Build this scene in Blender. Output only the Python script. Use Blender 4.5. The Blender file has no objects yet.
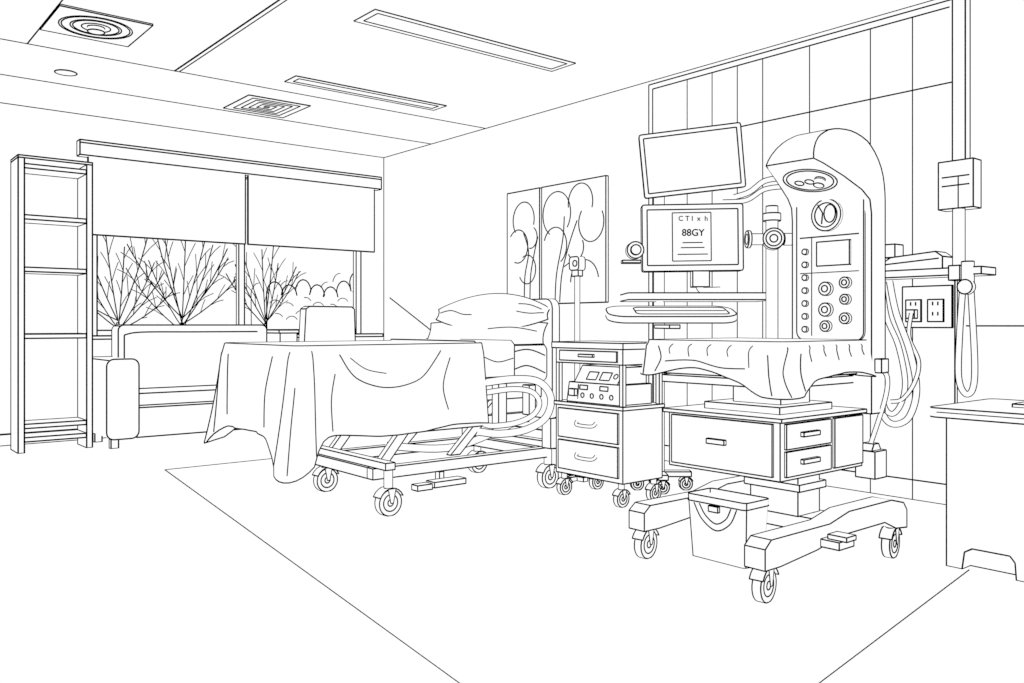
import bpy, math, random
from mathutils import Vector, Matrix
random.seed(7)
sc = bpy.context.scene
try:
    sc.view_settings.view_transform = 'Standard'
    sc.view_settings.look = 'None'
except Exception: pass

EYE = Vector((0, 0, 1.05))
LW = 0.00074          # pen weight

# ------------------------------------------------------------ materials
def make_mat(name, col, emit, rough=0.9, base=None):
    m = bpy.data.materials.new(name); m.use_nodes = True
    b = m.node_tree.nodes['Principled BSDF']
    b.inputs['Base Color'].default_value = (*(base or col), 1)
    b.inputs['Roughness'].default_value = rough
    b.inputs['Specular IOR Level'].default_value = 0.0
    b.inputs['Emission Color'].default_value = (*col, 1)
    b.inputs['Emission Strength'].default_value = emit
    try: m.cycles.emission_sampling = 'NONE'
    except Exception: pass
    return m
PAPER_GLOW = make_mat('paper_white_glow', (1, 1, 1), 0.98, base=(.03, .03, .03))  # near-black base; the flat white is emission put in place of lighting
INK = make_mat('ink_black', (0.0, 0.0, 0.0), 0.0)
MATS = [PAPER_GLOW, INK]

# ------------------------------------------------------------ builder
class Part:
    def __init__(s, name):
        s.name = name; s.V = []; s.F = []; s.M = []; s.T = Matrix.Identity(4); s.lw = 1.0
    def add(s, p):
        s.V.append(Vector(p)); return len(s.V) - 1
    def face(s, pts, m=0):
        s.F.append([s.add(s.T @ Vector(p)) for p in pts]); s.M.append(m)
    def sweep(s, pts, rads, n, m, closed=False):
        P = [Vector(p) for p in pts]
        Q = [P[0]]; R = [rads[0]]
        for p, r in zip(P[1:], rads[1:]):
            if (p - Q[-1]).length > 1e-5: Q.append(p); R.append(r)
        if closed and len(Q) > 2 and (Q[0] - Q[-1]).length < 1e-5: Q.pop(); R.pop()
        if len(Q) < 2: return
        N = len(Q)
        tang = []
        for i in range(N):
            if closed: t = Q[(i + 1) % N] - Q[i - 1]
            else: t = Q[min(i + 1, N - 1)] - Q[max(i - 1, 0)]
            if t.length < 1e-7: t = Q[min(i + 1, N - 1)] - Q[i] if i < N - 1 else Q[i] - Q[i - 1]
            tang.append(t.normalized())
        ref = Vector((0, 0, 1)) if abs(tang[0].z) < 0.9 else Vector((1, 0, 0))
        u = (ref - tang[0] * ref.dot(tang[0])).normalized()
        rings = []
        for i in range(N):
            u = u - tang[i] * u.dot(tang[i])
            if u.length < 1e-5:
                ref = Vector((0, 0, 1)) if abs(tang[i].z) < 0.9 else Vector((1, 0, 0))
                u = ref - tang[i] * ref.dot(tang[i])
            u.normalize(); w = tang[i].cross(u)
            rings.append([s.add(Q[i] + (u * math.cos(2 * math.pi * k / n) + w * math.sin(2 * math.pi * k / n)) * R[i]) for k in range(n)])
        for i in range(N if closed else N - 1):
            a = rings[i]; b = rings[(i + 1) % N]
            for k in range(n):
                s.F.append([a[k], a[(k + 1) % n], b[(k + 1) % n], b[k]]); s.M.append(m)
        if not closed:
            s.F.append(rings[0][::-1]); s.M.append(m); s.F.append(rings[-1]); s.M.append(m)
    def line(s, pts, closed=False, w=1.0):
        P = [s.T @ Vector(p) for p in pts]
        if closed: P = P + [P[0]]
        run = [P[0]]
        for i in range(1, len(P)):
            run.append(P[i])
            if i < len(P) - 1:
                a = P[i] - P[i - 1]; b = P[i + 1] - P[i]
                if a.length > 1e-6 and b.length > 1e-6 and a.angle(b) > 0.6:
                    s._run(run, w); run = [P[i]]
        s._run(run, w)
    def _run(s, P, w):
        if len(P) < 2: return
        s.sweep(P, [LW * s.lw * w * max((p - EYE).length, 1.2) for p in P], 6, 1)
    def prism(s, poly, plane, lo, hi, lines=True, ang=28, ribs=(), m=0):
        def c(p, h):
            if plane == 'xy': return (p[0], p[1], h)
            if plane == 'xz': return (p[0], h, p[1])
            return (h, p[0], p[1])
        A = [c(p, lo) for p in poly]; B = [c(p, hi) for p in poly]
        n = len(poly)
        s.face(A[::-1], m); s.face(B, m)
        for i in range(n):
            s.face([A[i], A[(i + 1) % n], B[(i + 1) % n], B[i]], m)
        if lines:
            s.line(A, True); s.line(B, True)
            for i in range(n):
                a = Vector(poly[i]) - Vector(poly[i - 1]); b = Vector(poly[(i + 1) % n]) - Vector(poly[i])
                if i in ribs or (a.length > 0 and b.length > 0 and a.angle(b) > math.radians(ang)):
                    s.line([A[i], B[i]])
    def box(s, x0, x1, y0, y1, z0, z1, lines=True, m=0):
        s.prism([(x0, y0), (x1, y0), (x1, y1), (x0, y1)], 'xy', z0, z1, lines, m=m)
    def cyl(s, c0, c1, r, n=20, sides=True, rims=True, m=0, r1=None):
        c0 = s.T @ Vector(c0); c1 = s.T @ Vector(c1); T = s.T; s.T = Matrix.Identity(4)
        r1 = r if r1 is None else r1
        s.sweep([c0, c1], [r, r1], n, m)
        ax = (c1 - c0).normalized()
        ref = Vector((0, 0, 1)) if abs(ax.z) < 0.9 else Vector((1, 0, 0))
        u = (ref - ax * ref.dot(ax)).normalized(); w = ax.cross(u)
        if rims:
            for c, rr in ((c0, r), (c1, r1)):
                s.line([c + (u * math.cos(a * 2 * math.pi / n) + w * math.sin(a * 2 * math.pi / n)) * rr for a in range(n)], True)
        if sides:
            d = ax.cross(((c0 + c1) / 2 - EYE)).normalized()
            s.line([c0 + d * r, c1 + d * r1]); s.line([c0 - d * r, c1 - d * r1])
        s.T = T
    def tube(s, pts, r, closed=False, n=10, smooth=True):
        P = [s.T @ Vector(p) for p in (spline(pts, closed) if smooth else pts)]
        T = s.T; s.T = Matrix.Identity(4)
        s.sweep(P, [r] * len(P), n, 0, closed)
        L = []; Rr = []; N = len(P); prev = None
        for i in range(N):
            if closed: t = P[(i + 1) % N] - P[i - 1]
            else: t = P[min(i + 1, N - 1)] - P[max(i - 1, 0)]
            d = t.cross(P[i] - EYE)
            if d.length < 1e-8: d = prev or Vector((1, 0, 0))
            d.normalize(); prev = d
            L.append(P[i] + d * r); Rr.append(P[i] - d * r)
        s.line(L, closed); s.line(Rr, closed)
        s.T = T
    def ring(s, c, nrm, r, r2=None, up=(0, 0, 1), n=28, w=1.0):
        c = Vector(c); nrm = Vector(nrm).normalized(); up = Vector(up)
        v = (up - nrm * up.dot(nrm)).normalized(); u = v.cross(nrm)
        r2 = r if r2 is None else r2
        s.line([c + u * math.cos(2 * math.pi * k / n) * r + v * math.sin(2 * math.pi * k / n) * r2 for k in range(n)], True, w)

def spline(pts, closed=False, seg=8):
    P = [Vector(p) for p in pts]; n = len(P); out = []
    rng = range(n) if closed else range(n - 1)
    for i in rng:
        if closed: a, b, c, d = P[i - 1], P[i], P[(i + 1) % n], P[(i + 2) % n]
        else: a, b, c, d = P[max(i - 1, 0)], P[i], P[i + 1], P[min(i + 2, n - 1)]
        for k in range(seg):
            t = k / seg
            out.append(0.5 * ((2 * b) + (c - a) * t + (2 * a - 5 * b + 4 * c - d) * t * t + (3 * b - a - 3 * c + d) * t ** 3))
    if not closed: out.append(P[-1])
    return out

def rrect(x0, x1, y0, y1, r, n=5):
    out = []
    for cx, cy, a0 in ((x1 - r, y0 + r, -90), (x1 - r, y1 - r, 0), (x0 + r, y1 - r, 90), (x0 + r, y0 + r, 180)):
        for k in range(n + 1):
            a = math.radians(a0 + 90 * k / n); out.append((cx + r * math.cos(a), cy + r * math.sin(a)))
    return out

class Thing:
    def __init__(s, name): s.name = name; s.parts = []; s.extra = []
    def part(s, name):
        p = Part(name); s.parts.append(p); return p
    def build(s, single=False):
        V = [v for p in s.parts for v in p.V]
        lo = Vector((min(v.x for v in V), min(v.y for v in V), min(v.z for v in V)))
        hi = Vector((max(v.x for v in V), max(v.y for v in V), max(v.z for v in V)))
        loc = Vector(((lo.x + hi.x) / 2, (lo.y + hi.y) / 2, lo.z))
        if single:
            q = Part(s.name)
            for p in s.parts:
                o = len(q.V); q.V += p.V; q.F += [[i + o for i in f] for f in p.F]; q.M += p.M
            return mesh_obj(q, s.name, loc, None)
        e = bpy.data.objects.new(s.name, None); e.empty_display_size = 0.1; e.location = loc
        sc.collection.objects.link(e)
        for p in s.parts: mesh_obj(p, p.name, loc, e)
        for o in s.extra:
            o.parent = e; o.location = Vector(o.location) - loc
        return e

def mesh_obj(p, name, loc, parent):
    me = bpy.data.meshes.new(name)
    me.from_pydata([tuple(v - loc) for v in p.V], [], p.F)
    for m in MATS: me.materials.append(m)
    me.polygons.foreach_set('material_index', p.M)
    me.update()
    o = bpy.data.objects.new(name, me); sc.collection.objects.link(o)
    if parent: o.parent = parent
    else: o.location = loc
    return o

def simple(name, fn):
    t = Thing(name); p = t.part(name); fn(p); return t.build(single=True)

def text(thing, body, loc, size, yaw, roll=0):
    cu = bpy.data.curves.new('screen_text', 'FONT'); cu.body = body; cu.size = size
    cu.align_x = 'CENTER'; cu.extrude = 0.001; cu.offset = size * 0.015
    o = bpy.data.objects.new('screen_text', cu); o.data.materials.append(INK)
    o.rotation_euler = (math.radians(90), 0, yaw); o.location = loc
    sc.collection.objects.link(o); thing.extra.append(o)

# ------------------------------------------------------------ room
XW, YW, ZC = 5.18, 8.57, 2.98
X0, Y0 = -1.6, -1.4
simple('floor', lambda p: p.box(X0, XW, Y0, YW, -0.1, 0, False))
simple('ceiling', lambda p: p.box(X0, XW, Y0, YW, ZC, ZC + .1, False))
simple('wall_right', lambda p: p.box(XW, XW + .12, Y0, YW + .12, -0.1, ZC + .1, False))
simple('wall_left', lambda p: p.box(X0 - .12, X0, Y0, YW + .12, -0.1, ZC + .1, False))
simple('wall_front', lambda p: p.box(X0, XW, Y0 - .12, Y0, -0.1, ZC + .1, False))
WX0, WX1, WZ0, WZ1 = 2.07, 4.89, 0.95, 2.62
def wb(p):
    p.box(X0, WX0, YW, YW + .12, -.1, ZC + .1, False)
    p.box(WX1, XW, YW, YW + .12, -.1, ZC + .1, False)
    p.box(WX0, WX1, YW, YW + .12, -.1, WZ0, False)
    p.box(WX0, WX1, YW, YW + .12, WZ1, ZC + .1, False)
simple('wall_back', wb)
simple('trim_1', lambda p: p.line([(XW, Y0, ZC), (XW, 3, ZC), (XW, YW, ZC)]))
simple('trim_2', lambda p: p.line([(X0, YW, ZC), (XW, YW, ZC)]))
simple('trim_3', lambda p: p.line([(XW, YW, 0), (XW, YW, ZC)]))
def bbr(p):
    p.box(XW - .015, XW, Y0, 2.18, 0, .10, True)
    p.box(XW - .015, XW, 4.56, YW, 0, .10, True)
simple('baseboard_right', bbr)
simple('baseboard_back', lambda p: p.box(X0, XW - .02, YW - .015, YW, 0, .10))
def seams(p):
    for y in (6.66, 7.60):
        p.line([(X0, y, ZC), (2, y, ZC), (XW, y, ZC)])
    p.line([(2.19, 6.66, ZC), (2.19, 3.0, ZC), (2.19, Y0, ZC)], w=1.5)
    p.line([(2.225, 6.66, ZC), (2.225, 3.0, ZC), (2.225, Y0, ZC)])
    p.line([(1.20, 6.66, ZC), (1.20, 3.0, ZC), (1.20, Y0, ZC)])
    p.line([(X0, 5.3, ZC), (1.2, 5.3, ZC)])
simple('trim_4', seams)
simple('trim_5', lambda p: p.line([(3.2, 6.40, 0), (2.036, 6.40, 0), (1.388, 1.237, 0), (3.86, 1.59, 0)], w=.9))
simple('trim_6', lambda p: p.line([(XW, 2.15, 1.045), (XW, Y0, 1.045)]))
simple('trim_7', lambda p: (p.line([(XW, 8.44, 1.36), (XW, 7.4, .90)]), p.line([(XW, 8.5, .86), (XW, 7.2, .86)])))
simple('trim_8', lambda p: p.box(2.0, 5.1, 8.46, YW - .001, .92, .95))

# window
def win(p):
    y0, y1 = YW + .02, YW + .08
    for a in ((WX0, WX0 + .05), (3.47, 3.53), (WX1 - .06, WX1)):
        p.box(a[0], a[1], y0, y1, WZ0, WZ1)
    p.box(WX0 + .05, 3.47, y0, y1, WZ0, WZ0 + .05); p.box(3.53, WX1 - .06, y0, y1, WZ0, WZ0 + .05)
    p.box(WX0 + .05, WX1 - .06, y0, y1, WZ1 - .05, WZ1)
    p.line([(WX1, YW + .01, WZ0), (WX1, YW + .01, WZ1)]); p.line([(WX0, YW + .01, WZ0), (WX0, YW + .01, WZ1)])
simple('window_1', win)
t = Thing('roller_blind')
p = t.part('valance'); p.box(1.945, 5.08, 8.46, YW - .008, 2.59, 2.725)
p.line([(1.945, 8.46, 2.70), (5.08, 8.46, 2.70)])
p = t.part('blind_panel'); p.box(2.03, 3.515, 8.53, 8.545, 1.88, 2.62)
p = t.part('blind_panel'); p.box(3.545, 5.03, 8.53, 8.545, 1.88, 2.62)
t.build()

# outdoors
simple('ground_outside', lambda p: p.box(-4, 16, YW + .13, 22, -.12, -.02, False))
def tree(x, y, seed, h=1.0, k=9, sp=55):
    rnd = random.Random(seed)
    def f(p):
        base = Vector((x, y, 1.02))
        p.line([(x - .012, y, -.02), (x - .012, y, .5), base + Vector((-.012, 0, .06))], w=.9)
        p.line([(x + .012, y, -.02), (x + .012, y, .5), base + Vector((.012, 0, .06))], w=.9)
        for i in range(k):
            a = math.radians(-sp + 2 * sp * i / (k - 1) + rnd.uniform(-3, 3))
            L = h * rnd.uniform(.9, 1.12) * (1.0 - .3 * abs(math.sin(a)))
            pts = [base + Vector((0, 0, rnd.uniform(-.05, .12)))]
            dep = rnd.uniform(-.25, .25); n = 7
            for j in range(1, n + 1):
                fr = j / n; aa = a * (1.15 - .45 * fr)
                pts.append(pts[-1] + Vector((math.sin(aa), dep, math.cos(aa))) * L / n)
            p.line(pts, w=.8)
            for j in range(2, n):
                sgn = 1 if (j + i) % 2 else -1
                b = a * .8 + sgn * math.radians(rnd.uniform(17, 27)); l2 = L * rnd.uniform(.16, .27)
                q = pts[j]; e = q + Vector((math.sin(b), dep, math.cos(b))) * l2
                p.line([q, q.lerp(e, .5) + Vector((0, 0, .012)), e], w=.55)
    simple('bare_tree', f)
tree(2.68, 10.0, 1, 1.08, 10, 58); tree(3.37, 10.0, 2, 1.12, 11, 52); tree(4.42, 10.1, 3, .98, 8, 40)
def hedge(x0, x1, y0, y1, zb, h, seed, step=.2):
    rnd = random.Random(seed)
    def f(p):
        n = int((x1 - x0) / step); top = []; cs = []
        for i in range(n):
            cx = x0 + (i + .5) * (x1 - x0) / n; r = (x1 - x0) / n * .56
            cz = h + rnd.uniform(-.13, .13); cs.append((cx, cz, r))
            for k in range(9):
                a = math.radians(170 - 160 * k / 8); top.append((cx + r * math.cos(a), cz + r * 1.5 * math.sin(a)))
        p.prism([(x0, zb)] + top + [(x1, zb)], 'xz', y0, y1, True, ang=200)
        for cx, cz, r in cs:
            for dz in (.16, .34):
                ox = rnd.uniform(-.05, .05); a1 = rnd.choice((110, 160))
                p.line([(cx + ox + r * .8 * math.cos(math.radians(a)), y0 - .01, cz - dz + r * .8 * math.sin(math.radians(a))) for a in range(30, a1, 15)], w=.6)
    simple('hedge', f)
hedge(4.75, 6.8, 10.8, 11.3, -.02, 1.52, 4)

# ceiling fittings
def diffuser(p):
    cx, cy = 1.47, 5.98
    p.box(cx - .27, cx + .27, cy - .27, cy + .27, ZC - .012, ZC - .001)
    for r in (.215, .20, .15, .135, .085, .05):
        p.ring((cx, cy, ZC - .014), (0, 0, -1), r, up=(0, 1, 0), w=.9)
    p.cyl((cx, cy, ZC - .04), (cx, cy, ZC - .012), .05, sides=False)
simple('ceiling_air_diffuser', diffuser)
simple('smoke_detector', lambda p: (p.cyl((1.55, 7.17, ZC - .02), (1.55, 7.17, ZC - .001), .075, sides=False, rims=False), p.ring((1.55, 7.17, ZC - .02), (0, 0, -1), .075, up=(0, 1, 0))))
def vent(p):
    cx, cy = 3.17, 7.22
    p.box(cx - .28, cx + .28, cy - .28, cy + .28, ZC - .006, ZC - .001, False)
    p.line([(cx - .28, cy - .28, ZC - .007), (cx + .28, cy - .28, ZC - .007), (cx + .28, cy + .28, ZC - .007), (cx - .28, cy + .28, ZC - .007)], True)
    for a in (.215, .165, .115, .065, .02):
        p.line([(cx - a, cy - a, ZC - .008), (cx + a, cy - a, ZC - .008), (cx + a, cy + a, ZC - .008), (cx - a, cy + a, ZC - .008)], True, w=.9)
simple('ceiling_vent_grille', vent)
def clight(x0, x1, y0, y1, b):
    def f(p):
        p.box(x0, x1, y0, y1, ZC - .006, ZC - .001, False)
        p.line([(x0, y0, ZC - .006), (x1, y0, ZC - .006), (x1, y1, ZC - .006), (x0, y1, ZC - .006)], True)
        p.line([(x0 + b, y0 + b, ZC - .007), (x1 - b, y0 + b, ZC - .007), (x1 - b, y1 - b, ZC - .007), (x0 + b, y1 - b, ZC - .007)], True)
    simple('linear_ceiling_light', f)
clight(2.70, 4.39, 4.57, 4.83, .045); clight(2.95, 4.37, 6.18, 6.38, .05)

# headwall panelling
def panel(p):
    xf = XW - .03; y0, y1, zt = 2.20, 4.53, 2.94
    p.box(xf, XW - .001, y0, y1, 0, zt)
    p.line([(xf, y0 + .03, zt - .04), (xf, y1 - .04, zt - .04), (xf, y1 - .04, 0)])
    p.line([(xf, y0, 2.46), (xf, 3.75, 2.46)])
    for y in (4.15, 3.92, 3.70, 3.49, 3.13, 2.71, 2.446):
        p.line([(xf, y, 0), (xf, y, zt - .04)], w=.8)
    p.line([(xf, y0, .12), (xf, y1, .12)])
simple('headwall_panel', panel)

# artwork
t = Thing('wall_art'); p = t.part('canvas')
xa = XW - .03
p.box(xa, XW - .001, 5.0, 5.80, 1.24, 2.29); p.box(xa, XW - .001, 5.83, 6.29, 1.24, 2.29)
p = t.part('tree_drawing'); xa -= .003
def arcs(L):
    for (y, z, r, a0, a1) in L:
        pts = [(xa, y + r * math.cos(math.radians(a)), z + r * 1.1 * math.sin(math.radians(a))) for a in range(int(a0), int(a1) + 1, 10)]
        lim = (5.005, 5.795) if y < 5.81 else (5.835, 6.285)
        p.line([(q[0], min(max(q[1], lim[0]), lim[1]), q[2]) for q in pts], w=.9)
arcs([(6.05, 2.02, .15, -40, 200), (6.13, 1.78, .14, 40, 290), (6.00, 1.56, .12, 60, 330), (5.95, 1.85, .09, 120, 280),
      (5.60, 2.03, .18, -60, 220), (5.30, 2.10, .15, -10, 200), (5.17, 1.92, .15, 150, 400), (5.62, 1.75, .15, 20, 240), (5.25, 1.42, .17, 0, 170), (5.36, 1.72, .1, 150, 330)])
for c in ([(6.04, 1.25), (6.03, 1.5), (5.98, 1.72), (6.05, 1.9)], [(5.96, 1.25), (5.95, 1.5), (5.90, 1.7), (5.85, 1.85)], [(5.62, 1.25), (5.60, 1.5), (5.52, 1.8), (5.50, 2.0)],
          [(5.56, 1.25), (5.53, 1.5), (5.44, 1.75), (5.34, 1.95)], [(5.5, 1.56), (5.38, 1.62)]):
    p.line(spline([(xa, a, b) for a, b in c]), w=.9)
t.build()

# ------------------------------------------------------------ bookcase
t = Thing('bookcase')
bx0, bx1, by0, by1, bh = 1.37, 1.93, 7.97, 8.27, 2.42
for n, x in (('side_panel', bx0), ('side_panel', bx1 - .045)):
    t.part(n).box(x, x + .045, by0, by1, 0, bh)
for z in (.09, .20, .94, 1.49, 1.92, 2.34):
    t.part('shelf').box(bx0 + .045, bx1 - .045, by0 + .01, by1, z, z + .035)
t.part('top').box(bx0, bx1, by0, by1, bh, bh + .02)
t.build()

# ------------------------------------------------------------ sofa
t = Thing('sofa')
p = t.part('base'); p.box(2.24, 3.35, 7.78, 8.38, .08, .335)
p = t.part('seat_cushion'); p.prism(rrect(7.75, 8.2, .337, .51, .05), 'yz', 2.245, 3.345, ribs=(14, 17, 20)); p.line([(2.245, 7.752, .40), (3.345, 7.752, .40)], w=.001)
p = t.part('back'); p.prism(rrect(2.2, 3.60, .5, 1.05, .05), 'xz', 8.2, 8.40, ribs=(8, 14))
p.line(spline([(2.25, 8.195, .96), (2.4, 8.195, .985), (2.9, 8.195, .985), (3.5, 8.195, .985)]))
p.line([(2.25, 8.195, .96), (2.25, 8.195, .52)])
for x in (1.985, 3.36):
    p = t.part('arm'); p.prism(rrect(x, x + .26, .08, .76, .06), 'xz', 7.74, 8.38, ribs=(8, 14))
for x in (2.0, 3.5):
    for y in (7.78, 8.3):
        t.part('leg').box(x + .03, x + .09, y, y + .05, 0, .08)
t.build()

# chair and nightstand by the window
t = Thing('visitor_chair')
p = t.part('back'); p.prism([(3.82, .5), (4.42, .5), (4.40, 1.21), (4.37, 1.235), (3.90, 1.235), (3.86, 1.21)], 'xz', 7.86, 7.98, ang=20)
p = t.part('seat'); p.box(3.86, 4.42, 7.4, 7.86, .38, .5)
for x in (3.88, 4.36):
    for y in (7.42, 7.88): t.part('leg').box(x, x + .04, y, y + .04, 0, .38 if y < 7.8 else .5)
t.build()
t = Thing('nightstand')
t.part('body').box(3.66, 3.84, 8.02, 8.38, .0, .97)
t.part('top').box(3.64, 3.85, 8.0, 8.40, .97, 1.0)
p = t.part('drawer_front'); p.line([(3.66, 8.015, .88), (3.84, 8.015, .88)]); p.line([(3.66, 8.015, .78), (3.84, 8.015, .78)])
t.build()

# ------------------------------------------------------------ cloth
def perim(x0, x1, y0, y1, rc, closed, step=.03):
    out = []
    def st(a, b, n):
        L = math.dist(a, b); k = max(2, int(L / step))
        for i in range(k): out.append((a[0] + (b[0] - a[0]) * i / k, a[1] + (b[1] - a[1]) * i / k, n[0], n[1]))
    def arc(cx, cy, a0, a1):
        for i in range(8):
            a = math.radians(a0 + (a1 - a0) * i / 8); out.append((cx + rc * math.cos(a), cy + rc * math.sin(a), math.cos(a), math.sin(a)))
    e = rc if closed else 0
    st((x1 - e, y0), (x0 + rc, y0), (0, -1)); arc(x0 + rc, y0 + rc, 270, 180)
    st((x0, y0 + rc), (x0, y1 - rc), (-1, 0)); arc(x0 + rc, y1 - rc, 180, 90)
    st((x0 + rc, y1), (x1 - e, y1), (0, 1))
    if closed:
        arc(x1 - rc, y1 - rc, 90, 0); st((x1, y1 - rc), (x1, y0 + rc), (1, 0)); arc(x1 - rc, y0 + rc, 0, -90)
    else: out.append((x1, y1, 0, 1))
    return out
class Drape:
    def __init__(s, p, pr, zt, hem, flare, wave, freq, closed, rows=9):
        s.p = p; s.pr = pr; s.zt = zt; s.hem = hem; s.fl = flare; s.wv = wave; s.closed = closed
        s.S = [0]
        for a, b in zip(pr, pr[1:]): s.S.append(s.S[-1] + math.hypot(a[0] - b[0], a[1] - b[1]) + .006)
        tot = s.S[-1] + .03
        s.fq = 2 * math.pi * round(freq * tot) / tot
        N = len(pr); G = [[s.P(i, k / rows) for k in range(rows + 1)] for i in range(N)]
        for i in range(N if closed else N - 1):
            a, b = G[i], G[(i + 1) % N]
            for k in range(rows): p.face([a[k], b[k], b[k + 1], a[k + 1]])
        p.face([g[0] for g in G])
        p.line([g[-1] for g in G], closed)
        if not closed:
            p.line(G[0]); p.line(G[-1]); p.line([G[0][0], G[-1][0]])
        s.G = G
    def P(s, i, k):
        x, y, nx, ny = s.pr[i]; h, extra = s.hem(x, y)
        o = .012 * min(1, k * 12) + s.fl * k ** .9 + extra * k * k + s.wv * k * math.sin(s.fq * s.S[i]) + .4 * s.wv * k * math.sin(2.3 * s.fq * s.S[i] + 1)
        return Vector((x + nx * o, y + ny * o, s.zt - (s.zt - h) * k - (0.012 * (1 - k) if k > 0 else 0)))
    def Q(s, f, k):
        f = max(0, min(f, len(s.pr) - 1.001)); i = int(f); x, y, nx, ny = s.pr[i]
        return s.P(i, k).lerp(s.P(i + 1, k), f - i) + Vector((nx, ny, 0)) * .003
    def curve(s, pts, w=.9):
        s.p.line([s.Q(q[0], q[1]) for q in spline([(a, b, 0) for a, b in pts])], w=w)
    def near(s, x, y):
        return min(range(len(s.pr)), key=lambda i: math.hypot(s.pr[i][0] - x, s.pr[i][1] - y))

# ------------------------------------------------------------ casters
def caster(p, x, y, r, ztop, yaw=-35, w=.035):
    a = math.radians(yaw); ax = Vector((math.sin(a), -math.cos(a), 0)).normalized()
    fw = Vector((-ax.y, ax.x, 0))
    c = Vector((x, y, r))
    p.cyl(c - ax * w * .5, c + ax * w * .5, r, 26, sides=False)
    for sg in (-1, 1):
        for rr in (.64, .25): p.ring(c + ax * sg * w * .52, ax, r * rr)
    d = ax.cross(c - EYE).normalized()
    p.line([c + d * r - ax * w * .5, c + d * r + ax * w * .5]); p.line([c - d * r - ax * w * .5, c - d * r + ax * w * .5])
    pts = []
    for k in range(9):
        th = math.radians(25 + 130 * k / 8); pts.append(c + fw * math.cos(th) * r * 1.12 + Vector((0, 0, math.sin(th) * r * 1.14)))
    A = [q - ax * w * .8 for q in pts]; B = [q + ax * w * .8 for q in pts]
    for i in range(8): p.face([A[i], A[i + 1], B[i + 1], B[i]])
    p.line(A); p.line(B); p.line([A[0], B[0]]); p.line([A[-1], B[-1]])
    for sg in (-1, 1):
        e = ax * sg * w * .85
        q = [c + fw * r * .35 + e + Vector((0, 0, r * 1.1)), c - fw * r * .35 + e + Vector((0, 0, r * 1.1)), c - fw * r * .12 + e, c + fw * r * .12 + e]
        p.face(q); p.line(q, True, w=.8)
    p.cyl((x, y, 2.1 * r), (x, y, ztop), r * .32, 12)

# ------------------------------------------------------------ hospital bed
t = Thing('hospital_bed')
p = t.part('mattress'); p.prism(rrect(4.03, 4.96, .70, .925, .04), 'yz', 1.99, 3.62)
p.line(spline([(3.08, 4.025, .90), (3.25, 4.022, .875), (3.45, 4.022, .90), (3.6, 4.025, .86)]))
p.line(spline([(3.08, 4.025, .80), (3.3, 4.022, .775), (3.45, 4.022, .80), (3.6, 4.022, .75)]))
p.line([(1.99, 4.05, .925), (3.62, 4.05, .925)])
p = t.part('folded_blanket'); p.prism([(4.0, .74), (4.0, .93), (4.03, .955), (4.95, .955), (4.98, .93), (4.98, .74), (4.95, .74), (4.95, .925), (4.03, .925), (4.03, .74)], 'yz', 3.05, 3.33, True, ang=60)
p.line(spline([(3.10, 3.997, .86), (3.2, 3.997, .83), (3.32, 3.997, .85)]), w=.8)
p = t.part('deck'); p.box(2.05, 3.6, 4.06, 4.93, .60, .695)
p = t.part('headboard')
p.prism(rrect(4.0, 4.98, .46, 1.215, .06), 'yz', 3.64, 3.70, ribs=(8,))
p.box(3.645, 3.695, 4.02, 4.10, .27, .46); p.box(3.645, 3.695, 4.88, 4.96, .27, .46)
p = t.part('coverlet')
cx_, y1_ = 1.91, 4.97
def hem(x, y):
    dx, dy = x - cx_, y - 4.0
    g = math.exp(-(max(0, dx) / .075) ** 2 - (dy / .13) ** 2)
    d1 = math.hypot(x - cx_, y - y1_); g1 = math.exp(-(d1 / .12) ** 2)
    return .475 + .015 * math.sin(x * 7) - .22 * g - .13 * g1, .05 * g + .05 * g1
D = Drape(p, perim(cx_, 3.08, 4.0, y1_, .05, False), .945, hem, .05, .011, 2.6, False)
p.line([Vector(g[0]) for g in D.G], w=.85)
n = D.near(cx_ + .05, 4.0) + 4; f = D.near(cx_, y1_ - .05)
D.curve([(f + 2, .0), (f + 2, .5), (f + 2, 1)], 1.0)
D.curve([(f + 1, .25), (f - 1, .6), (f - 2, .98)]); D.curve([(f - 3, .1), (f - 4, .5), (f - 5, .85)])
D.curve([(n - 5, .03), (n - 5, .4), (n - 4.5, .98)]); D.curve([(n + 4, .03), (n + 4.5, .5), (n + 5, .98)])
D.curve([(n + 10, .1), (n + 11, .5), (n + 10, .9)]); D.curve([(n, .3), (n + .5, .6), (n + .5, .95)])
D.curve([(n - 10, .08), (n - 13, .35), (n - 19, .46), (n - 26, .38), (n - 31, .06)])
D.curve([(n - 12, .12), (n - 15, .25), (n - 19, .30)], .7)
D.curve([(n - 9, .3), (n - 8, .6), (n - 8, .95)]); D.curve([(n - 33, .15), (n - 31, .5), (n - 32, .8)])
# side rail
p = t.part('side_rail')
def oval(x0, x1, z0, z1, y, n=24, pw=.75):
    out = []
    for k in range(n):
        a = 2 * math.pi * k / n; c, s_ = math.cos(a), math.sin(a)
        out.append(((x0 + x1) / 2 + (x1 - x0) / 2 * math.copysign(abs(c) ** pw, c), y, (z0 + z1) / 2 + (z1 - z0) / 2 * math.copysign(abs(s_) ** pw, s_)))
    return out
p.tube(spline([(3.04, 3.97, .71), (3.30, 3.97, .725), (3.50, 3.97, .70), (3.60, 3.97, .60), (3.56, 3.97, .48), (3.40, 3.97, .415), (3.20, 3.97, .405), (3.04, 3.97, .43)]), .02, smooth=False)
p.tube(spline([(3.10, 3.975, .655), (3.30, 3.975, .665), (3.45, 3.975, .64), (3.51, 3.975, .57), (3.46, 3.975, .50), (3.32, 3.975, .46), (3.15, 3.975, .455), (3.08, 3.975, .47)]), .014, smooth=False)
p.box(3.2, 3.26, 3.99, 4.05, .46, .70); p.box(3.44, 3.49, 3.99, 4.05, .5, .68)
p = t.part('base_frame')
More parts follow.
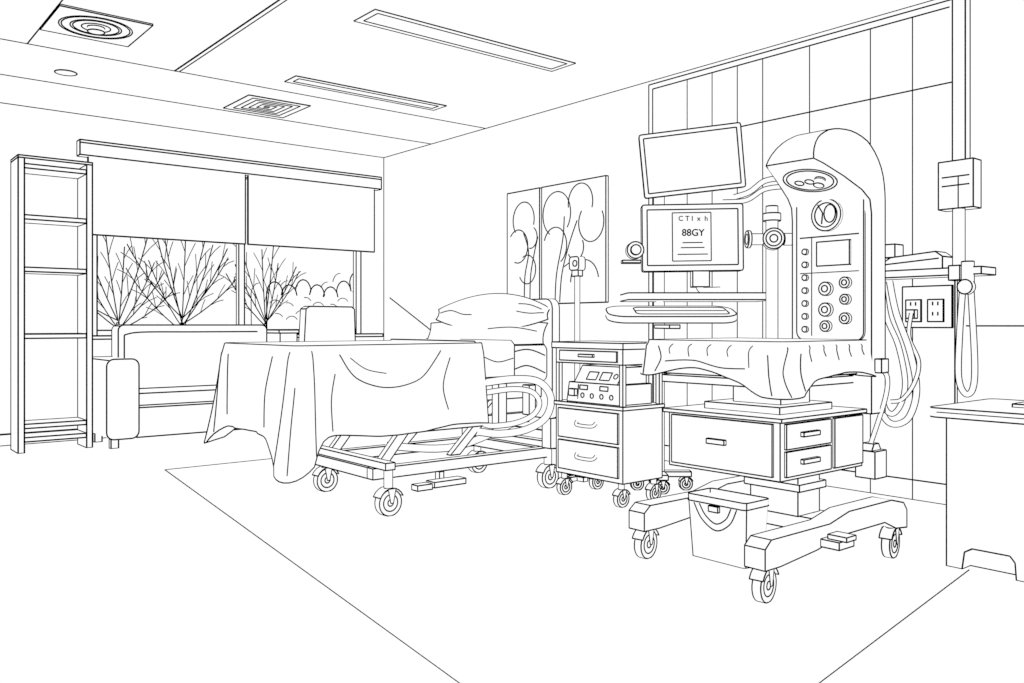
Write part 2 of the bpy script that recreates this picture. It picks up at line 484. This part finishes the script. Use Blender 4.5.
for y in (4.12, 4.84): p.box(2.42, 3.72, y, y + .06, .20, .26)
for x in (2.42, 3.66): p.box(x, x + .06, 4.18, 4.84, .20, .26)
p.box(2.44, 2.50, 4.02, 5.0, .262, .30); p.box(3.70, 3.76, 4.05, 4.95, .262, .30)
p = t.part('lift_arms')
for y in (4.2, 4.78):
    for (xa_, za, xb, zb) in ((2.50, .27, 2.78, .60), (3.0, .27, 3.35, .60)):
        p.prism([(xa_, za), (xa_ + .07, za), (xb + .07, zb), (xb, zb)], 'xz', y, y + .04)
p.tube([(2.62, 4.3, .35), (3.1, 4.3, .30), (3.6, 4.3, .42)], .02)
p.prism([(2.6, .44), (3.55, .44), (3.55, .50), (2.6, .50)], 'xz', 4.12, 4.16)
p = t.part('brake_pedal'); p.box(2.76, 2.98, 4.02, 4.10, .13, .16); p.box(2.85, 2.88, 4.1, 4.14, .14, .2)
p.box(2.66, 2.76, 4.04, 4.1, .12, .15)
p = t.part('casters')
for x, y in ((2.50, 4.09), (2.56, 4.94), (3.72, 4.13), (3.72, 4.88)): caster(p, x, y, .072, .262, yaw=2, w=.045)
# pillows
def pillow(name, c, w, h, th, ang, yawd, taper, droop, creases):
    p = t.part(name); a = math.radians(ang); R = Matrix.Rotation(math.radians(yawd), 3, 'Z')
    eu = R @ Vector((0, 1, 0)); ev = R @ Vector((math.cos(a), 0, math.sin(a))); en = R @ Vector((-math.sin(a), 0, math.cos(a)))
    c = Vector(c); n = 20
    def pt(u, v, sg):
        x = w / 2 * u * (1 - .03 * (1 - v * v)); y = h / 2 * v * (1 - taper * abs(u) ** 2.0) - h * droop * (u * u)
        z = th / 2 * (max(0, (1 - u ** 2) * (1 - v ** 2))) ** .7 * sg
        return c + eu * x + ev * y + en * z
    for sg in (-1, 1):
        G = [[pt(-1 + 2 * i / n, -1 + 2 * j / n, sg) for j in range(n + 1)] for i in range(n + 1)]
        for i in range(n):
            for j in range(n): p.face([G[i][j], G[i + 1][j], G[i + 1][j + 1], G[i][j + 1]])
    E = [pt(-1 + 2 * i / n, -1, 1) for i in range(n)] + [pt(1, -1 + 2 * i / n, 1) for i in range(n)] + [pt(1 - 2 * i / n, 1, 1) for i in range(n)] + [pt(-1, 1 - 2 * i / n, 1) for i in range(n)]
    p.line(E, True)
    for cr in creases:
        p.line([pt(q[0], q[1], 1) + en * .003 for q in spline([(a_, b_, 0) for a_, b_ in cr])], w=.75)
pillow('pillow_lower', (3.43, 4.42, 1.0), .88, .17, .08, 64, 22, .15, .02, ([(-.9, .1), (-.5, .3), (-.1, .1)],))
pillow('pillow_upper', (3.48, 4.41, 1.135), .84, .27, .09, 64, 22, .72, .06,
       ([(-.95, .0), (-.75, -.2), (-.5, -.1)], [(.96, .1), (.75, .1), (.5, -.25), (.3, -.3)], [(-.9, .4), (-.7, .5), (-.5, .4)]))
t.build()

# ------------------------------------------------------------ equipment cart
t = Thing('equipment_cart')
cx0, cx1, cy0, cy1 = 3.62, 3.96, 3.38, 3.94
p = t.part('drawer_cabinet'); p.box(cx0, cx1, cy0, cy1, .14, .56)
p.box(cx0 - .01, cx1 + .01, cy0 - .01, cy1 + .01, .56, .58)
for z0, z1 in ((.17, .345), (.365, .54)):
    p.box(cx0 - .012, cx0, cy0 + .03, cy1 - .03, z0, z1)
    y = (cy0 + cy1) / 2
    p.tube([(cx0 - .014, y - .08, (z0 + z1) / 2 + .02), (cx0 - .035, y - .06, (z0 + z1) / 2), (cx0 - .035, y + .06, (z0 + z1) / 2), (cx0 - .014, y + .08, (z0 + z1) / 2 + .02)], .008)
p = t.part('posts')
for x in (cx0, cx1 - .025):
    for y in (cy0, cy1 - .025): p.box(x, x + .025, y, y + .025, .58, .82)
p = t.part('top_drawer'); p.box(cx0, cx1, cy0, cy1, .82, .91); p.box(cx0 - .02, cx1 + .02, cy0 - .02, cy1 + .02, .91, .945)
p.box(cx0 - .01, cx0, cy0 + .04, cy1 - .04, .835, .895)
p.box(cx0 - .025, cx0 - .01, 3.60, 3.72, .86, .875)
p = t.part('casters')
for x, y in ((3.65, 3.42), (3.65, 3.9), (3.93, 3.42), (3.93, 3.9)): caster(p, x, y, .048, .14, yaw=0, w=.03)
t.build()
t = Thing('infusion_pump_unit')
p = t.part('base_unit'); p.prism([(3.645, .582), (3.92, .582), (3.92, .70), (3.665, .70)], 'xz', 3.43, 3.87)
for y in (3.50, 3.58, 3.66, 3.74): p.ring((3.65, y, .625), (-1, 0, 0), .014, n=12)
for y in (3.53, 3.70): p.line([(3.652, y, .66), (3.656, y + .07, .66), (3.658, y + .07, .685), (3.655, y, .685)], True)
p.line([(3.65, 3.78, .60), (3.655, 3.78, .69)]); p.box(3.63, 3.655, 3.79, 3.84, .62, .66)
p = t.part('upper_unit'); p.prism([(3.67, .70), (3.92, .70), (3.92, .80), (3.74, .80)], 'xz', 3.47, 3.83)
for y in (3.55, 3.66): p.line([(3.683, y, .72), (3.683, y + .08, .72), (3.713, y + .08, .765), (3.713, y, .765)], True)
p.ring((3.70, 3.51, .745), (-1, 0, .6), .016, n=12)
t.build()
t = Thing('iv_pole')
px, py = 4.05, 4.20
p = t.part('pole'); p.cyl((px, py, .03), (px, py, 1.44), .016, 12)
p = t.part('pump_head'); p.prism(rrect(py - .045, py + .045, 1.42, 1.51, .02, 3), 'yz', px - .03, px + .03, ang=40); p.ring((px - .032, py - .01, 1.465), (-1, 0, 0), .02, n=14)
p.box(px - .02, px + .02, py - .03, py + .03, 1.38, 1.42)
p = t.part('foot'); p.box(px - .08, px + .08, py - .02, py + .02, 0, .03); p.box(px - .02, px + .02, py - .08, py - .02, 0, .03); p.box(px - .02, px + .02, py + .02, py + .08, 0, .03)
t.build()

# ------------------------------------------------------------ computer workstation
YAW = math.radians(-39.62)
O = Matrix.Translation((4.15, 3.31, 0)) @ Matrix.Rotation(YAW, 4, 'Z')
t = Thing('monitor_workstation')
def P_(name, M=Matrix.Identity(4)):
    p = t.part(name); p.T = O @ M; return p
PX = -.15
p = P_('pole'); p.cyl((PX, .28, .12), (PX, .28, 2.05), .032, 14)
p = P_('base'); p.box(PX - .17, PX + .2, .25, .31, .09, .12); p.box(PX - .03, PX + .03, .12, .25, .09, .12); p.box(PX - .03, PX + .03, .31, .45, .09, .12)
for x, y in ((PX - .14, .28), (PX + .17, .28), (PX, .15), (PX, .42)):
    q = p.T @ Vector((x, y, 0)); T_ = p.T; p.T = Matrix.Identity(4); caster(p, q.x, q.y, .04, .09, w=.025); p.T = T_
M1 = Matrix.Translation((0, .0, 2.04)) @ Matrix.Rotation(math.radians(-6.5), 4, 'Y') @ Matrix.Rotation(math.radians(6), 4, 'X') @ Matrix.Rotation(math.radians(-8), 4, 'Z')
p = P_('upper_monitor', M1)
p.prism(rrect(-.30, .30, -.19, .19, .012, 2), 'xz', -.025, .025, ang=40)
p.line([(-.275, -.027, -.165), (.275, -.027, -.165), (.275, -.027, .165), (-.275, -.027, .165)], True)
M2 = Matrix.Translation((0, .0, 1.575)) @ Matrix.Rotation(math.radians(-.5), 4, 'Y') @ Matrix.Rotation(math.radians(-3), 4, 'Z')
p = P_('lower_monitor', M2)
p.prism(rrect(-.30, .30, -.20, .20, .012, 2), 'xz', -.03, .03, ang=40)
p.line([(-.27, -.032, -.165), (.27, -.032, -.165), (.27, -.032, .17), (-.27, -.032, .17)], True)
p.line([(-.12, -.033, -.14), (.11, -.033, -.14), (.11, -.033, .15), (-.12, -.033, .15)], True, w=.8)
for z, a in ((-.03, .06), (-.06, .07), (-.10, .09)): p.line([(-a, -.033, z), (a, -.033, z)], w=.8)
q = O @ Vector((0, -.04, 1.585)); text(t, '88GY', q, .058, YAW)
q = O @ Vector((0, -.04, 1.675)); text(t, 'C T I  x  h', q, .042, YAW)
p = P_('monitor_arms')
p.box(PX - .05, PX + .05, .03, .26, 2.0, 2.05); p.box(PX - .05, PX + .05, .04, .26, 1.55, 1.60)
p.tube([(.05, 0, 1.37), (.05, .02, 1.30), (.08, .05, 1.262), (.19, .08, 1.262)], .02)
p.box(-.0, .10, -.03, .03, 1.28, 1.375)
p.tube([(.27, .05, 1.83), (.36, .04, 1.86), (.44, .0, 1.92), (.53, -.05, 1.93)], .014)
p.tube([(.2, .05, 1.80), (.34, .04, 1.81), (.44, .0, 1.87), (.55, -.05, 1.88)], .012)
p = P_('side_speaker'); p.cyl((-.345, 0.02, 1.50), (-.345, -.04, 1.50), .05, 20, sides=False); p.cyl((-.345, -.04, 1.50), (-.345, -.06, 1.50), .03, 16, sides=False)
p.box(-.42, -.31, -.02, .04, 1.425, 1.44)
p = P_('work_shelf'); p.prism(rrect(-.40, .46, -.12, .26, .02, 3), 'xy', 1.20, 1.24, ang=40)
p = P_('keyboard_tray', Matrix.Translation((-.19, -.33, 1.11)) @ Matrix.Rotation(math.radians(13), 4, 'X'))
p.prism(rrect(-.36, .36, -.14, .14, .10, 6), 'xy', -.018, .018, ang=40)
p.line([(a, b, .019) for a, b in rrect(-.20, .32, -.08, .10, .03, 3)], True)
p.line([(-.2, .01, .02), (.31, .01, .02)], w=.7)
p = P_('tray_arm'); p.box(PX - .03, PX + .03, -.25, .26, 1.03, 1.05)
t.build()

# pole with clamp behind warmer
t = Thing('equipment_pole')
p = t.part('pole'); p.cyl((4.10, 2.72, .04), (4.10, 2.72, 1.70), .03, 14)
p.cyl((4.10, 2.72, 1.62), (4.10, 2.72, 1.66), .045, 14)
p = t.part('foot'); p.cyl((4.10, 2.72, 0), (4.10, 2.72, .04), .16, 24, sides=True)
p = t.part('clamp')
fx = Vector((-.79, -.61, 0))
c = Vector((4.02, 2.66, 1.51))
p.cyl(c - fx * .02, c + fx * .05, .055, 22, sides=False)
for r in (.04, .02): p.ring(c + fx * .052, fx, r)
rt = Vector((.77, -.64, 0))
p.cyl(c - rt * .14, c - rt * .055, .028, 14); p.cyl(c - rt * .14, c - rt * .125, .045, 14)
p.cyl(c + rt * .055, c + rt * .10, .03, 14)
t.build()

# ------------------------------------------------------------ infant warmer
t = Thing('infant_warmer')
p = t.part('base_legs')
def leg(x0, x1, y0, y1):
    p.prism([(x0, .135), (x0, .215), (x0 + .04, .245), (x0 + .45, .245), (x0 + .60, .275), (x1 - .14, .275), (x1 - .03, .25), (x1, .215), (x1, .135), (x1 - .1, .145), (x1 - .2, .185), (x0 + .55, .185), (x0 + .35, .155), (x0 + .1, .135)], 'xz', y0, y1, ang=24)
leg(2.76, 3.86, 1.86, 1.95); leg(2.88, 3.86, 2.56, 2.65)
p.box(3.34, 3.52, 1.95, 2.56, .16, .22)
p.box(3.14, 3.25, 1.78, 1.86, .165, .195); p.box(3.16, 3.23, 1.76, 1.84, .197, .215)
p = t.part('casters')
for x, y in ((2.82, 1.905), (3.80, 1.905), (2.94, 2.605), (3.80, 2.605)): caster(p, x, y, .064, .146, yaw=8, w=.035)
p = t.part('pedestal'); p.box(3.33, 3.50, 2.08, 2.32, .22, .43); p.box(3.31, 3.52, 2.06, 2.34, .33, .36)
p = t.part('drawer_unit')
p.box(2.98, 3.61, 1.94, 2.50, .43, .665); p.box(2.96, 3.615, 1.92, 2.52, .665, .68)
p.box(2.97, 2.98, 1.97, 2.48, .445, .655)
p.box(2.955, 2.97, 2.19, 2.28, .55, .57)
for z0, z1 in ((.445, .545), (.555, .655)):
    p.box(3.01, 3.34, 1.93, 1.94, z0, z1)
    p.box(3.11, 3.23, 1.915, 1.93, (z0 + z1) / 2 - .005, (z0 + z1) / 2 + .012)
p.box(3.37, 3.60, 1.93, 1.94, .445, .655)
p = t.part('bed_support'); p.box(3.1, 3.5, 2.02, 2.4, .68, .71); p.box(3.2, 3.42, 2.08, 2.32, .71, .85)
p = t.part('bassinet_tray'); p.prism(rrect(2.95, 3.54, 1.93, 2.53, .03), 'xy', .80, .83); p.prism(rrect(2.93, 3.55, 1.91, 2.55, .05), 'xy', .84, .955)
p = t.part('blanket')
def hem2(x, y):
    g = 0
    for cx_, cy_, am in ((2.9, 1.88, .10), (2.9, 2.58, .02), (3.58, 1.88, .045), (3.58, 2.58, .03)):
        g += am * math.exp(-(math.hypot(x - cx_, y - cy_) / .15) ** 2)
    return .860 + .012 * math.sin(9 * x + 14 * y) - g, .35 * g
D = Drape(p, perim(2.9, 3.575, 1.88, 2.58, .05, True, .025), .985, hem2, .02, .008, 3.0, True)
p.line([Vector(g[0]) for g in D.G], True, w=.8)
N = len(D.G); n = D.near(2.92, 1.89)
for off in (-24, -20, -16, -12, -8, 8, 12, 16, 20, 24):
    i = n + off
    if 0 < i < N - 2: D.curve([(i, .03), (i + .5, .2), (i + .2, .38 + .08 * (off % 3))], w=.75)
D.curve([(n - 1, .05), (n + 1, .5), (n, .97)]); D.curve([(n + 5, .2), (n + 4, .6), (n + 3, .95)])
D.curve([(n - 5, .2), (n - 4, .6), (n - 4, .95)]); D.curve([(n + 9, .6), (n + 14, .78), (n + 19, .7), (n + 25, .62)])
q = D.near(2.9, 2.53); D.curve([(q + 2, 0), (q + 2, .5), (q + 2, 1)], 1.0); D.curve([(q - 2, .1), (q - 3, .5), (q - 2, .9)])
q = D.near(3.575, 1.93); D.curve([(q + 1, 0), (q + 1, .5), (q + 1, 1)], 1.0)
# column & hood (hood narrows and domes toward its front lip)
p = t.part('heater_column')
prof = [(3.74, .66), (3.74, 1.60)]
for k in range(1, 13):
    a = math.radians(90 * k / 12); prof.append((3.50 + .24 * math.cos(a), 1.60 + .30 * math.sin(a)))
prof += [(3.46, 1.899), (3.43, 1.895), (3.395, 1.887), (3.37, 1.876), (3.34, 1.86), (3.32, 1.845), (3.30, 1.822), (3.285, 1.795), (3.278, 1.772), (3.275, 1.75), (3.33, 1.735), (3.45, 1.69), (3.56, 1.64), (3.61, 1.60), (3.62, 1.54), (3.62, .66)]
def hx(x): return max(0, min(1, (3.62 - x) / .34))
def sm(z): return max(0, (z - 1.70) / .20) ** 2
def yl(x, z): return 1.90 + .07 * hx(x) + .03 * sm(z)
def yh(x, z): return 2.29 - .08 * hx(x) - .13 * sm(z)
A = [(x, yl(x, z), z) for x, z in prof]; B = [(x, yh(x, z), z) for x, z in prof]; n = len(prof)
c1 = Vector((3.64, 1.91, 1.6)); c2 = Vector((3.64, 2.28, 1.6))
for i in range(n):
    p.face([A[i], A[(i + 1) % n], c1]); p.face([B[i], B[(i + 1) % n], c2])
    p.face([A[i], A[(i + 1) % n], B[(i + 1) % n], B[i]])
p.line(A, True); p.line(B, True)
for i in (0, n - 1, prof.index((3.275, 1.75)), prof.index((3.395, 1.887))): p.line([A[i], B[i]])
p = t.part('radiant_lamp')
e2 = Vector((.3, 0, -.12)).normalized(); nr = Vector((-.12, 0, -.3)).normalized()
c = Vector((3.44, 2.09, 1.688))
p.ring(c, nr, .12, .10, up=e2); p.ring(c, nr, .105, .085, up=e2)
for dy in (-.05, 0, .05): p.ring(c + Vector((0, dy, 0)) + nr * .006, nr, .02, up=e2, n=14)
p.cyl(c + Vector((0, -.05, 0)), c + Vector((0, -.05, 0)) + nr * .03, .022, 14, sides=False)
p = t.part('control_panel')
p.prism(rrect(1.93, 2.26, .98, 1.64, .04), 'yz', 3.608, 3.62)
xf = 3.604
p.cyl((3.61, 2.10, 1.55), (3.59, 2.10, 1.55), .072, 26, sides=False); p.ring((3.588, 2.10, 1.55), (-1, 0, 0), .055)
p.line([(3.587, 2.14, 1.60), (3.587, 2.115, 1.56), (3.587, 2.12, 1.51)]); p.ring((3.587, 2.08, 1.555), (-1, 0, 0), .028, .04)
p.box(3.596, 3.61, 1.99, 2.15, 1.32, 1.43)
p.line([(xf, 1.95, 1.455), (xf, 2.24, 1.455)]); p.line([(xf, 1.95, 1.29), (xf, 2.24, 1.29)], w=.7); p.line([(xf, 2.18, 1.455), (xf, 2.18, 1.0)], w=.7)
for z in (1.39, 1.33, 1.27, 1.21, 1.15, 1.09, 1.03):
    p.cyl((3.608, 2.212, z), (3.595, 2.212, z), .013, 12, sides=False)
for y, z, r in ((2.105, 1.215, .03), (2.01, 1.24, .024), (2.01, 1.165, .022), (2.105, 1.12, .03), (2.01, 1.08, .024), (2.105, 1.045, .024)):
    p.cyl((3.608, y, z), (3.588, y, z), r, 18, sides=False); p.ring((3.586, y, z), (-1, 0, 0), r * .5, n=12)
p = t.part('side_canister')
p.box(3.65, 3.75, 1.90, 1.99, .37, .49); p.prism([(3.66, .49), (3.74, .49), (3.72, .52), (3.68, .52)], 'xz', 1.92, 1.97)
p.tube([(3.68, 1.895, .86), (3.70, 1.87, .82), (3.70, 1.88, .72), (3.70, 1.945, .52)], .008)
p.box(3.65, 3.71, 1.87, 1.90, .84, .90)
t.build()

t = Thing('linen_bin')
p = t.part('bin')
z0, z1 = 0.0, .285
a = rrect(3.13, 3.28, 2.21, 2.50, .02, 3); b = rrect(3.115, 3.295, 2.195, 2.515, .02, 3)
A = [(x, y, z0) for x, y in a]; B = [(x, y, z1) for x, y in b]
for i in range(len(A)): p.face([A[i], A[(i + 1) % len(A)], B[(i + 1) % len(A)], B[i]])
p.face(A); p.line(A, True); p.line(B, True)
p.face([(x, y, z1 - .02) for x, y in b])
for i in (2, 6, 10, 14): p.line([A[i], B[i]])
p.line([(x - (.002 if x < 3.2 else -.002), y, z1 - .03) for x, y in b], True)
p.line(spline([(3.112, 2.47, .25), (3.118, 2.43, .18), (3.121, 2.355, .14), (3.118, 2.28, .18), (3.112, 2.24, .25)]))
p.line(spline([(3.112, 2.44, .25), (3.118, 2.41, .20), (3.12, 2.355, .17), (3.118, 2.30, .20), (3.112, 2.27, .25)]))
p.box(3.10, 3.113, 2.33, 2.38, .225, .25)
t.build()

# ------------------------------------------------------------ headwall services
t = Thing('ceiling_service_column')
yc = 2.14
p = t.part('conduit'); p.box(5.06, 5.12, yc - .035, yc + .035, 1.98, ZC - .001)
p = t.part('junction_box'); p.box(5.03, 5.13, yc - .09, yc + .10, 1.71, 1.98)
p.line([(5.028, yc - .07, 1.89), (5.028, yc + .08, 1.89)]); p.line([(5.028, yc - .07, 1.84), (5.028, yc + .08, 1.84)]); p.line([(5.028, yc - .01, 1.89), (5.028, yc - .01, 1.71)], w=.8)
p = t.part('drop_tube'); p.cyl((5.06, yc, 1.372), (5.06, yc, 1.71), .03, 14)
t.build()
t = Thing('wall_shelf_rail')
p = t.part('rail'); p.box(4.96, XW - .032, 1.98, 2.68, 1.33, 1.37)
p.box(4.93, 4.99, 2.56, 2.62, 1.30, 1.36); p.box(4.93, 4.99, 2.08, 2.14, 1.30, 1.38)
p = t.part('clamp'); p.cyl((4.96, 2.05, 1.40), (4.96, 2.05, 1.25), .03, 14); p.cyl((4.92, 2.05, 1.26), (4.96, 2.05, 1.26), .04, 16, sides=False)
p = t.part('device'); p.prism([(2.20, 1.37), (2.55, 1.37), (2.55, 1.42), (2.50, 1.45), (2.24, 1.47), (2.20, 1.44)], 'yz', 4.99, 5.12)
p.box(5.0, 5.1, 2.48, 2.54, 1.452, 1.53); p.line([(4.988, 2.22, 1.43), (4.988, 2.53, 1.41)])
p = t.part('gas_hoses')
def H(pts, r=.012, x=4.975): p.tube([(x + (q[2] if len(q) > 2 else 0), q[0], q[1]) for q in pts], r)
H([(2.585, 1.30), (2.59, 1.0), (2.575, .66), (2.53, .50), (2.46, .465), (2.38, .52), (2.34, .68), (2.38, .90), (2.46, 1.12), (2.50, 1.31)], .016)
H([(2.555, 1.30), (2.555, 1.0), (2.54, .70), (2.51, .56), (2.46, .53), (2.41, .60), (2.39, .73), (2.43, .93), (2.50, 1.10), (2.53, 1.31)], .013, 4.94)
H([(2.42, 1.12, .15), (2.41, .98, .1), (2.33, .84, .05), (2.33, .72, .0), (2.40, .62, 0), (2.47, .60, 0)], .009, 4.93)
H([(2.08, 1.30), (2.10, 1.0), (2.105, .76), (2.07, .67), (2.03, .70), (2.02, .85), (2.04, 1.25)], .014)
t.build()
t = Thing('wall_outlet')
xo = XW - .045
p = t.part('backplate'); p.box(xo, XW - .031, 2.21, 2.50, 1.035, 1.28)
for y in (2.43, 2.30):
    p = t.part('socket_plate'); p.box(xo - .01, xo, y - .045, y + .045, 1.07, 1.20)
    for z in (1.105, 1.165):
        p.line([(xo - .012, y - .015, z), (xo - .012, y - .015, z + .022)]); p.line([(xo - .012, y + .015, z), (xo - .012, y + .015, z + .022)])
p = t.part('plug'); p.box(xo - .05, xo - .012, 2.405, 2.455, 1.09, 1.14)
t.build()

# ------------------------------------------------------------ right counter
t = Thing('supply_cabinet')
p = t.part('body')
prof = [(1.68, 0), (1.68, .65), (.7, .65), (.7, 0), (1.40, 0), (1.405, .07), (1.425, .095), (1.575, .095), (1.605, .075), (1.615, 0)]
p.prism(prof, 'yz', 3.85, 4.42, ang=30)
p = t.part('countertop'); p.prism(rrect(3.80, 4.47, .66, 1.74, .04), 'xy', .65, .69)
p.line([(3.80, 1.70, .672), (3.80, .7, .672)], w=.7)
p = t.part('kick'); p.box(3.93, 4.0, 1.0, 1.66, .001, .084)
p = t.part('paper_tray'); p.box(4.08, 4.3, 1.0, 1.5, .69, .705)
t.build()

# ------------------------------------------------------------ light, world, camera
w = bpy.data.worlds.new('World'); sc.world = w; w.use_nodes = True
w.node_tree.nodes['Background'].inputs[0].default_value = (1, 1, 1, 1)
w.node_tree.nodes['Background'].inputs[1].default_value = 1.0
for x, y in ((3.5, 4.7), (3.6, 6.28)):
    l = bpy.data.lights.new('ceiling_lamp', 'AREA'); l.energy = 15; l.size = 1.2
    o = bpy.data.objects.new('ceiling_lamp', l); o.location = (x, y, ZC - .05); sc.collection.objects.link(o)
cd = bpy.data.cameras.new('camera'); cam = bpy.data.objects.new('camera', cd)
cam.location = EYE; cam.rotation_euler = (math.radians(90), 0, YAW)
cd.sensor_width = 36; cd.lens = 860 / 1024 * 36; cd.shift_y = -16.5 / 1024; cd.clip_start = .05
sc.collection.objects.link(cam); sc.camera = cam
